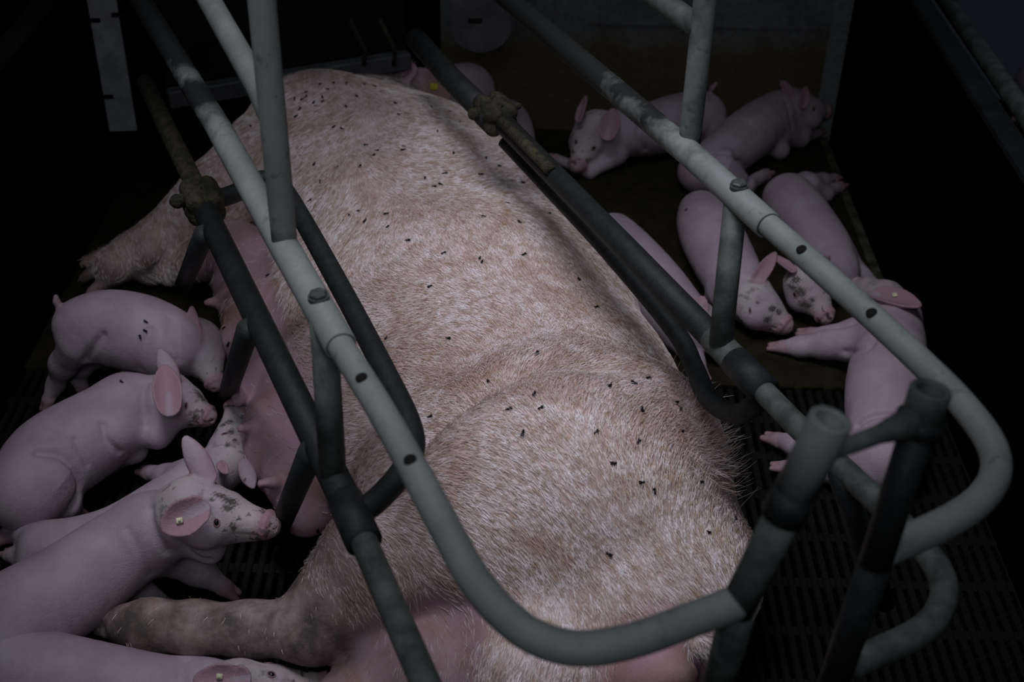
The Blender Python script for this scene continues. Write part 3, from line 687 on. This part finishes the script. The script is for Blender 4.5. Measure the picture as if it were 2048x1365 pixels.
# bristles
def bristles(V, Q, body, n, Lm, name, m, parent, rad=.00032, seed=3, region=None):
    rng = np.random.default_rng(seed)
    a, b_, c, d = (V[Q[:, i]] for i in range(4)); nn = np.cross(c-a, d-b_); ar = np.linalg.norm(nn, axis=1)*.5; nn = nn/(ar[:, None]*2+1e-12)
    me = parent.data; tg = np.zeros(len(V)*4, np.float32); me.color_attributes['tags'].data.foreach_get('color', tg); tg = tg.reshape(-1, 4)
    pinky = tg[Q[:, 0], 0]; wgt = ar*np.where(nn[:, 2] > -.25, 1, 0)*(1-np.clip(pinky, 0, .97))**2.2
    if region is not None: wgt = wgt*region((a+c)/2)
    drt = np.clip(tg[Q[:, 0], 1]*1.35, 0, 1); wgt = wgt*(1-.993*drt)
    f = rng.choice(len(Q), n, p=wgt/wgt.sum()); u, v = rng.random(n)[:, None], rng.random(n)[:, None]
    p = (a[f]*(1-u)+b_[f]*u)*(1-v)+(d[f]*(1-u)+c[f]*u)*v; no = nn[f]
    s_ = p@AX; t_ = p@PR
    ang = .75*np.sin(s_*4.1+1.3*np.sin(t_*5.))+.6*np.sin(t_*7.3+s_*2.7)+.35*np.sin(s_*11+t_*9)
    base = -AX[None]*1.0+PR[None]*(.15+.9*(t_[:, None]-.75))*0.9-np.array([[0, 0, .35]])
    def rot(vv, an):
        cs, sn = np.cos(an)[:, None], np.sin(an)[:, None]; return vv*cs+np.cross(no, vv)*sn+no*(np.sum(no*vv, 1)[:, None])*(1-cs)
    base = base-no*np.sum(base*no, 1)[:, None]; base /= np.linalg.norm(base, axis=1)[:, None]+1e-9
    dr_ = rot(base, ang+rng.normal(0, .22, n)); dr_ = dr_+no*(.9 if region is not None else 0); L = (Lm*rng.uniform(.55, 1.3, n)*(1-.45*drt[f]))[:, None]
    pts = np.stack([p, p+dr_*L*.35+no*L*.10, p+dr_*L*.70+no*L*.15, p+dr_*L+no*L*.13], 1)
    cv = bpy.data.hair_curves.new(name); cv.add_curves([4]*n)
    cv.attributes['position'].data.foreach_set('vector', pts.astype(np.float32).ravel())
    ra = cv.attributes.get('radius') or cv.attributes.new('radius', 'FLOAT', 'POINT')
    ra.data.foreach_set('value', np.tile(np.array([1, .9, .65, .2], np.float32)*rad, n))
    cv.materials.append(m); o = bpy.data.objects.new(name, cv); C.objects.link(o); o.parent = parent; tag(o, kind='stuff'); return o
bristles(S.V, S.Q, S, 165000, .019, 'bristles', M_hair, sow, .0004)
tuft_c = hit(S.bvh, 1425, 880)[0]; tuft_c = np.array(tuft_c)
bristles(S.V, S.Q, S, 380, .036, 'bristles', M_hair, sow, .00034, 5, lambda p: np.exp(-((p-tuft_c)**2).sum(1)/.0045))

# ================================================================== PIGLETS
piglet('L1', 'pale piglet standing on the far left with snout at the udder and tail raised',
       [(160, 652, 56, .205), (215, 655, 76, .20), (285, 668, 78, .195), (345, 690, 66, .18)], (398, 690, 46, .165), (432, 770, 19, .12),
       [([(158, 690, 40, .18), (128, 728, 27, .12), (112, 768, 16, .06), (97, 800, 13, .028)],), ([(195, 700, 36, .14), (165, 730, 22, .09), (158, 758, 13, .05), (166, 780, 11, .028)],),
        ([(320, 720, 38, .15), (300, 780, 22, .08), (290, 830, 13, .028)],), ([(270, 700, 30, .14), (262, 770, 18, .07), (258, 800, 12, .028)],)],
       up=(.4, .1, 1), ears=[(388, 682, .20, 383, 612, .25, 14, None), (380, 672, .20, 350, 700, .20, 14, None)],
       eye=None, tail=[(120, 618, 7, .24), (113, 604, 6, .255), (112, 594, 5, .265)], flat=.95, folds=[([(205, 672), (190, 690), (172, 722)], .009, .008), ([(300, 660), (285, 700), (280, 740)], .010, .005), ([(345, 640), (340, 680), (350, 720)], .012, .004)])
piglet('L2', 'piglet lying at the left edge with big raised ears and eyes shut',
       [(55, 985, 84, .095), (105, 920, 92, .10), (185, 868, 86, .11), (255, 815, 66, .13)], (345, 800, 50, .15), (418, 835, 21, .13),
       [([(90, 975, 72, .09), (130, 1010, 30, .05), (150, 1018, 14, .025)],), ([(258, 866, 40, .10), (268, 900, 24, .06), (232, 928, 14, .025)],),
        ([(200, 870, 30, .06), (215, 915, 15, .03)],)],
       up=(.1, .45, 1), ears=[(338, 812, .21, 328, 730, .25, 30, None), (345, 760, .20, 318, 698, .24, 20, nrm(CAM-P(330, 745, .2))*-1)],
       eye=(372, 812), eye_open=False, spots=[(398, 788, 9, 1), (405, 797, 8, 1), (392, 836, 7, 1.2), (380, 850, 5, 1.3), (404, 822, 4, 1)], extra=[(315, 870, 30, .11), (238, 862, 36, .13)], folds=[([(75, 905), (120, 912), (150, 940), (160, 975), (145, 1012)], .009, .009), ([(205, 850), (212, 880), (240, 905)], .007, .005), ([(150, 880), (158, 900), (175, 930)], .006, .003), ([(290, 770), (285, 810), (290, 850)], .009, .005)])
piglet('L3', 'piglet sucking a stretched teat, its muddy face pointing up behind the tagged piglet',
       [(95, 1100, 58, None), (160, 1100, 66, None), (240, 1075, 66, None), (340, 1010, 60, .09), (410, 960, 50, .11)], (462, 915, 46, .13), (474, 812, 22, .165),
       [([(380, 950, 36, .09), (335, 955, 24, .05), (298, 945, 15, .03)],), ([(90, 1090, 40, .07), (35, 1060, 22, .035), (12, 1072, 15, .025)],), ([(70, 1130, 30, .05), (20, 1110, 13, .02)],)],
       up=(.3, -.5, 1), ears=[(488, 930, .16, 507, 978, .15, 17, nrm(CAM-P(450, 925, .16))*-1), (440, 928, .17, 455, 950, .17, 10, None)], eye=(450, 868), eye_open=False, spots=[(458, 845, 8, 1.2), (446, 850, 6, 1), (462, 865, 9, .9), (432, 862, 5, .9), (470, 880, 5, 1), (455, 890, 7, .8), (490, 960, 5, .6)])
piglet('L4', 'large left foreground piglet with cream ear tag and mud spots on its face',
       [(-70, 1300, 92, .10), (30, 1245, 104, .11), (130, 1185, 96, .12), (225, 1115, 86, .14), (300, 1065, 76, .17)], (392, 1020, 66, .24), (540, 1052, 28, .235),
       [([(330, 1110, 42, .12), (395, 1140, 30, .07), (448, 1175, 17, .03)],), ([(250, 1150, 40, .10), (300, 1200, 22, .04), (340, 1212, 13, .022)],), ([(-20, 1300, 80, .1), (30, 1390, 40, .04)], .02, False)],
       up=(.05, .55, 1), ears=[(392, 1022, .31, 322, 1062, .29, 38, None), (414, 955, .29, 368, 872, .34, 25, nrm(CAM-P(400, 910, .3))*-1)],
       eye=(433, 1046), spots=[(443, 992, 9, 1.7), (462, 1003, 11, 1.3), (455, 1016, 7, 1.6), (467, 1055, 9, .8), (478, 1038, 4, 1), (449, 1062, 4, 1), (422, 1000, 5, 1.4), (497, 1030, 4, 1), (520, 1080, 9, 1.6)], tags=[(359, 1042, M_tagw, .0055, 'cream ear tag')], extra=[(420, 1100, 30, .17), (395, 1075, 30, .18)], folds=[([(315, 975), (300, 1020), (310, 1070), (335, 1105)], .010, .006), ([(255, 1060), (270, 1090), (300, 1150)], .008, .003), ([(360, 1085), (385, 1110), (420, 1122)], .006, .005)])
piglet('L6', 'piglet cut off by the bottom edge of the picture, with tagged ear',
       [(-60, 1330, 92, None), (60, 1350, 92, None), (190, 1372, 86, None), (310, 1385, 74, None), (400, 1385, 64, None)], (485, 1372, 50, .10), (655, 1368, 22, .07),
       [([(360, 1430, 40, .05), (450, 1480, 18, .025)],), ([(0, 1400, 60, .07), (60, 1480, 22, .03)],)],
       up=(.0, .4, 1), ears=[(478, 1358, .16, 385, 1362, .15, 32, None)], eye=(543, 1350), tags=[(440, 1353, M_tagw, .005, 'cream ear tag')], folds=[([(370, 1320), (360, 1350), (365, 1380)], .01, .005), ([(470, 1330), (500, 1322), (530, 1330)], .006, .003)])
piglet('R0', 'piglet mostly hidden behind the sow, its smooth rounded rump left of the rusty clamp',
       [(934, 182, 58, .165), (900, 190, 56, .16), (860, 205, 48, .155)], (825, 225, 38, .14), (800, 250, 15, .11),
       [([(950, 215, 30, .12), (960, 240, 16, .05), (960, 250, 12, .02)],), ([(880, 230, 26, .10), (880, 262, 13, .03)],)])
piglet('R1', 'piglet half hidden behind the crusted clamp at the far end of the crate',
       [(1003, 254, 60, None), (1016, 285, 54, None), (1025, 330, 42, None)], (1040, 372, 34, .05), (1068, 400, 13, .04),
       [([(1035, 290, 28, .05), (1078, 312, 11, .025)],)])
piglet('R2', 'piglet resting at the back of the mat, facing the viewer, tail up',
       [(1402, 232, 52, None), (1350, 245, 56, None), (1290, 262, 52, None), (1240, 268, 44, .09)], (1188, 268, 44, .095), (1153, 333, 17, .045),
       [([(1420, 260, 34, .06), (1440, 300, 14, .025)],), ([(1230, 310, 24, .05), (1180, 345, 11, .022), (1112, 318, 10, .02)],)],
       up=(.15, -.1, 1), ears=[(1158, 238, .16, 1172, 192, .20, 11, (-.6, -.4, .4)), (1215, 268, .14, 1228, 218, .17, 20, None)], eye=(1187, 297),
       tail=[(1420, 188, 5, .13), (1424, 176, 4, .15), (1432, 168, 4, .16)], folds=[([(1285, 235), (1275, 270), (1290, 300)], .010, .005), ([(1400, 200), (1385, 240), (1400, 280)], .010, .005)])
piglet('R3', 'long piglet stretched on its side at the far right, snout over the mat edge',
       [(1398, 345, 44, None), (1445, 312, 48, None), (1500, 268, 54, None), (1560, 228, 48, .085), (1590, 218, 38, .09)], (1606, 222, 34, .10), (1655, 222, 14, .09),
       [([(1440, 345, 46, .07), (1492, 372, 17, .035), (1530, 350, 12, .022)],), ([(1560, 265, 32, .06), (1600, 275, 18, .035), (1632, 265, 11, .025)],), ([(1540, 275, 28, .05), (1560, 300, 20, .04)], .02, False)],
       up=(0, .4, 1), ears=[(1606, 210, .15, 1612, 172, .19, 12, (.3, -.4, .6)), (1580, 190, .15, 1562, 160, .17, 11, (0, -.4, .6))], eye=(1627, 218), tags=[(1561, 178, M_tagw, .006, 'pale ear tag')], folds=[([(1440, 305), (1470, 315), (1492, 335), (1500, 362)], .008, .008), ([(1500, 245), (1450, 290), (1410, 325)], .010, .006), ([(1572, 200), (1580, 230), (1585, 255)], .008, .005)])
piglet('R5', 'piglet asleep against the right lower post, head low beside the speckled one',
       [(1402, 425, 46, None), (1420, 465, 62, None), (1452, 530, 62, None), (1480, 580, 54, None)], (1512, 608, 46, .075), (1570, 652, 21, .045),
       [([(1440, 590, 30, .05), (1418, 600, 12, .025)],), ([(1400, 450, 40, .06), (1440, 400, 16, .03)],)],
       up=(.5, .5, 1), ears=[(1515, 560, .13, 1552, 505, .15, 15, (.3, .1, .6))], eye=(1500, 622), eye_open=False, spots=[(1545, 618, 7, 1.3), (1558, 625, 6, 1.2), (1535, 640, 8, 1.2), (1480, 640, 6, 1.5), (1515, 605, 4, 1)], folds=[([(1450, 565), (1480, 560), (1515, 560)], .010, .005)])
piglet('R4', 'speckle-faced piglet lying diagonally on the mat, hind feet over the mat edge',
       [(1578, 398, 54, None), (1612, 445, 56, None), (1650, 500, 54, None), (1668, 545, 46, None)], (1612, 572, 42, .09), (1652, 634, 19, .05),
       [([(1620, 375, 28, .05), (1650, 388, 15, .03), (1678, 374, 11, .022)],), ([(1610, 365, 22, .05), (1645, 360, 12, .03), (1668, 356, 9, .022)],), ([(1690, 520, 28, .06), (1722, 552, 17, .035), (1752, 572, 12, .022)],)],
       up=(-.3, .5, 1), ears=[(1632, 535, .15, 1660, 512, .16, 13, (.1, .2, .8)), (1585, 540, .14, 1545, 510, .14, 11, (-.2, .2, .8))], eye=(1590, 590), dirt=1.2, spots=[(1592, 560, 8, 1), (1583, 575, 6, 1.2), (1600, 585, 10, 1.2), (1610, 610, 9, 1.5), (1575, 555, 5, 1), (1625, 600, 5, 1), (1650, 520, 10, 1.3), (1655, 530, 6, 1), (1632, 512, 6, 1.6)])
piglet('R6', 'piglet between the sow and the right lower rail, seen along its smooth back',
       [(1228, 470, 46, None), (1262, 525, 64, None), (1315, 590, 68, None), (1362, 640, 56, None)], (1395, 650, 42, .08), (1440, 700, 17, .05),
       [([(1350, 660, 36, .05), (1392, 725, 16, .03), (1405, 745, 10, .02)],), ([(1230, 480, 36, .05), (1200, 520, 14, .03)],)],
       up=(.2, .4, 1), ears=[(1400, 622, .12, 1405, 592, .14, 14, None)])
piglet('R7', 'largest right-hand piglet lying with both front legs stretched left and a tagged ear',
       [(1772, 915, 70, None), (1772, 850, 78, None), (1772, 770, 78, None), (1782, 690, 68, .085), (1785, 635, 52, .085)], (1765, 602, 42, .085), (1700, 566, 17, .05),
       [([(1735, 690, 44, .08), (1650, 690, 27, .05), (1600, 694, 19, .035), (1565, 694, 13, .025)],), ([(1730, 660, 34, .05), (1660, 672, 18, .03), (1622, 668, 13, .022)],),
        ([(1760, 920, 60, .07), (1660, 905, 30, .05), (1590, 890, 21, .035), (1555, 880, 15, .025)],), ([(1740, 940, 50, .05), (1640, 940, 22, .03), (1570, 935, 13, .022)],)],
       up=(.5, .5, 1), ears=[(1755, 588, .14, 1842, 615, .17, 30, (.1, -.3, 1))], tags=[(1790, 592, M_tagw, .0065, 'cream ear tag')], flat=.95, folds=[([(1715, 850), (1745, 832), (1790, 828), (1830, 832)], .008, .009), ([(1690, 705), (1730, 700), (1755, 672)], .009, .006)])
piglet('N1', 'piglet lying in the next pen beyond the right partition rim',
       [(2150, 100, 50, None), (2110, 140, 52, None), (2080, 175, 50, None)], (2075, 205, 34, .07), (2085, 240, 14, .04), [([(2070, 190, 26, .05), (2040, 230, 11, .025)],)], h=.005)

# ================================================================== FLIES
def fly_mesh():
    mb = MB(); prof = [(-.0036, .0006), (-.0030, .0015), (-.0012, .0019), (.0005, .0016), (.0010, .0013), (.0020, .0017), (.0030, .0013), (.0035, .0006)]
    mb.tube([(a, 0, .0018) for a, _ in prof], [r for _, r in prof], 8)
    mb.tube([(.0033, 0, .0018), (.0040, 0, .0018), (.0047, 0, .0017), (.0050, 0, .0017)], [.0008, .0015, .0013, .0004], 8)
    for sg in (-1, 1):
        mb.add([(.001, sg*.0006, .0034), (-.0015, sg*.0021, .0034), (-.0050, sg*.0019, .0030), (-.0042, sg*.0005, .0032)], [(0, 1, 2, 3)] if sg < 0 else [(3, 2, 1, 0)])
        for xx in (-.001, .001, .0025): mb.tube([(xx, sg*.001, .0015), (xx*1.2, sg*.0022, .0014), (xx*1.4, sg*.0026, .0001)], .0002, 5)
    me = bpy.data.meshes.new('fly'); me.from_pydata([tuple(v) for v in mb.v], [], mb.f); me.update(); me.materials.append(M_fly); return me
FLY = fly_mesh()
def fly(bvh, px, py, label, group, scale=1.):
    loc, no = hit(bvh, px, py)
    if loc is None: return
    n = nrm(no); an = random.uniform(0, 6.28); t = nrm(np.cross(n, [math.cos(an), math.sin(an), .1])); b_ = np.cross(n, t)
    o = bpy.data.objects.new('fly', FLY); C.objects.link(o); c = np.array(loc)+n*.0006; s_ = scale*random.uniform(.9, 1.15)
    o.matrix_world = Matrix(((t[0]*s_, b_[0]*s_, n[0]*s_, c[0]), (t[1]*s_, b_[1]*s_, n[1]*s_, c[1]), (t[2]*s_, b_[2]*s_, n[2]*s_, c[2]), (0, 0, 0, 1)))
    tag(o, label, 'fly', group)
sets = {
 ("small black fly in the cluster on the sow's neck and shoulder at far end", 'flies on the neck and shoulder of the sow'):
  [(590,199),(604,200),(613,186),(612,195),(628,207),(632,213),(645,196),(646,204),(692,214),(600,220),(593,234),(667,167),(502,253),(525,248),(668,256),(684,259),(692,168),(728,171),(749,175),(713,194),(692,215),(790,208),(797,231),(875,265),(854,199),(862,215),(899,225),(919,246),(640,170),(655,180)],
 ("small black fly resting on the sow's upper ribs, between the two upper rails", 'flies on the upper ribs of the sow'):
  [(630,330),(675,336),(642,365),(721,334),(732,292),(755,303),(748,312),(808,295),(806,302),(907,308),(972,318),(998,334),(962,351),(890,349),(850,358),(869,375),(881,371),(1045,367),(622,402),(718,424),(700,432),(731,444),(773,430),(776,456),(817,483),(967,435),(1038,446),(1098,429),(1014,408)],
 ("small black fly on the sow's middle flank", 'flies on the middle flank of the sow'):
  [(888,508),(960,518),(964,526),(1048,511),(860,575),(1157,561),(1192,617),(898,679),(774,678),(1074,709),(536,552),(977,765),(1219,774),(1266,768),(1296,758),(1069,791),(1019,821),(1082,818),(1283,822),(1352,807),(1360,820),(862,835)],
 ("small black fly on the sow's rump and haunch, in the lower half of the view", 'flies on the rump and haunch of the sow'):
  [(1046,869),(1192,866),(1275,885),(1363,864),(1225,928),(1281,966),(1307,983),(1401,965),(1458,983),(1218,1109),(1415,1066),(1468,1038)],
 ("small black fly on the sow's pink udder beside a teat", 'flies on the udder of the sow'): [(440,698),(458,690),(428,665),(449,657)],
 ("small black fly on the sow's upper hind leg", 'flies on the hind leg of the sow'): [(634,1060),(620,1090)]}
for (lab, grp), pts in sets.items():
    for (x_, y_) in pts: fly(S.bvh, x_, y_, lab, grp, 1.12)
for key, pts, lab in (('L1', [(291,644),(290,662),(280,674),(108,676)], 'small black fly on the flank of the piglet standing at far left'),
                      ('L2', [(243,765)], 'small black fly on the neck of the left-edge piglet with shut eyes'),
                      ('R5', [(1373,421)], 'small black fly on the rump of the piglet asleep by the right lower post'),
                      ('R6', [(1261,433),(1282,498)], 'small black fly on the back of the piglet between sow and right lower rail')):
    for (x_, y_) in pts: fly(PIGLETS[key][1].bvh, x_, y_, lab, None if len(pts) == 1 else 'flies on the '+('standing piglet' if key == 'L1' else 'piglet by the rail'))
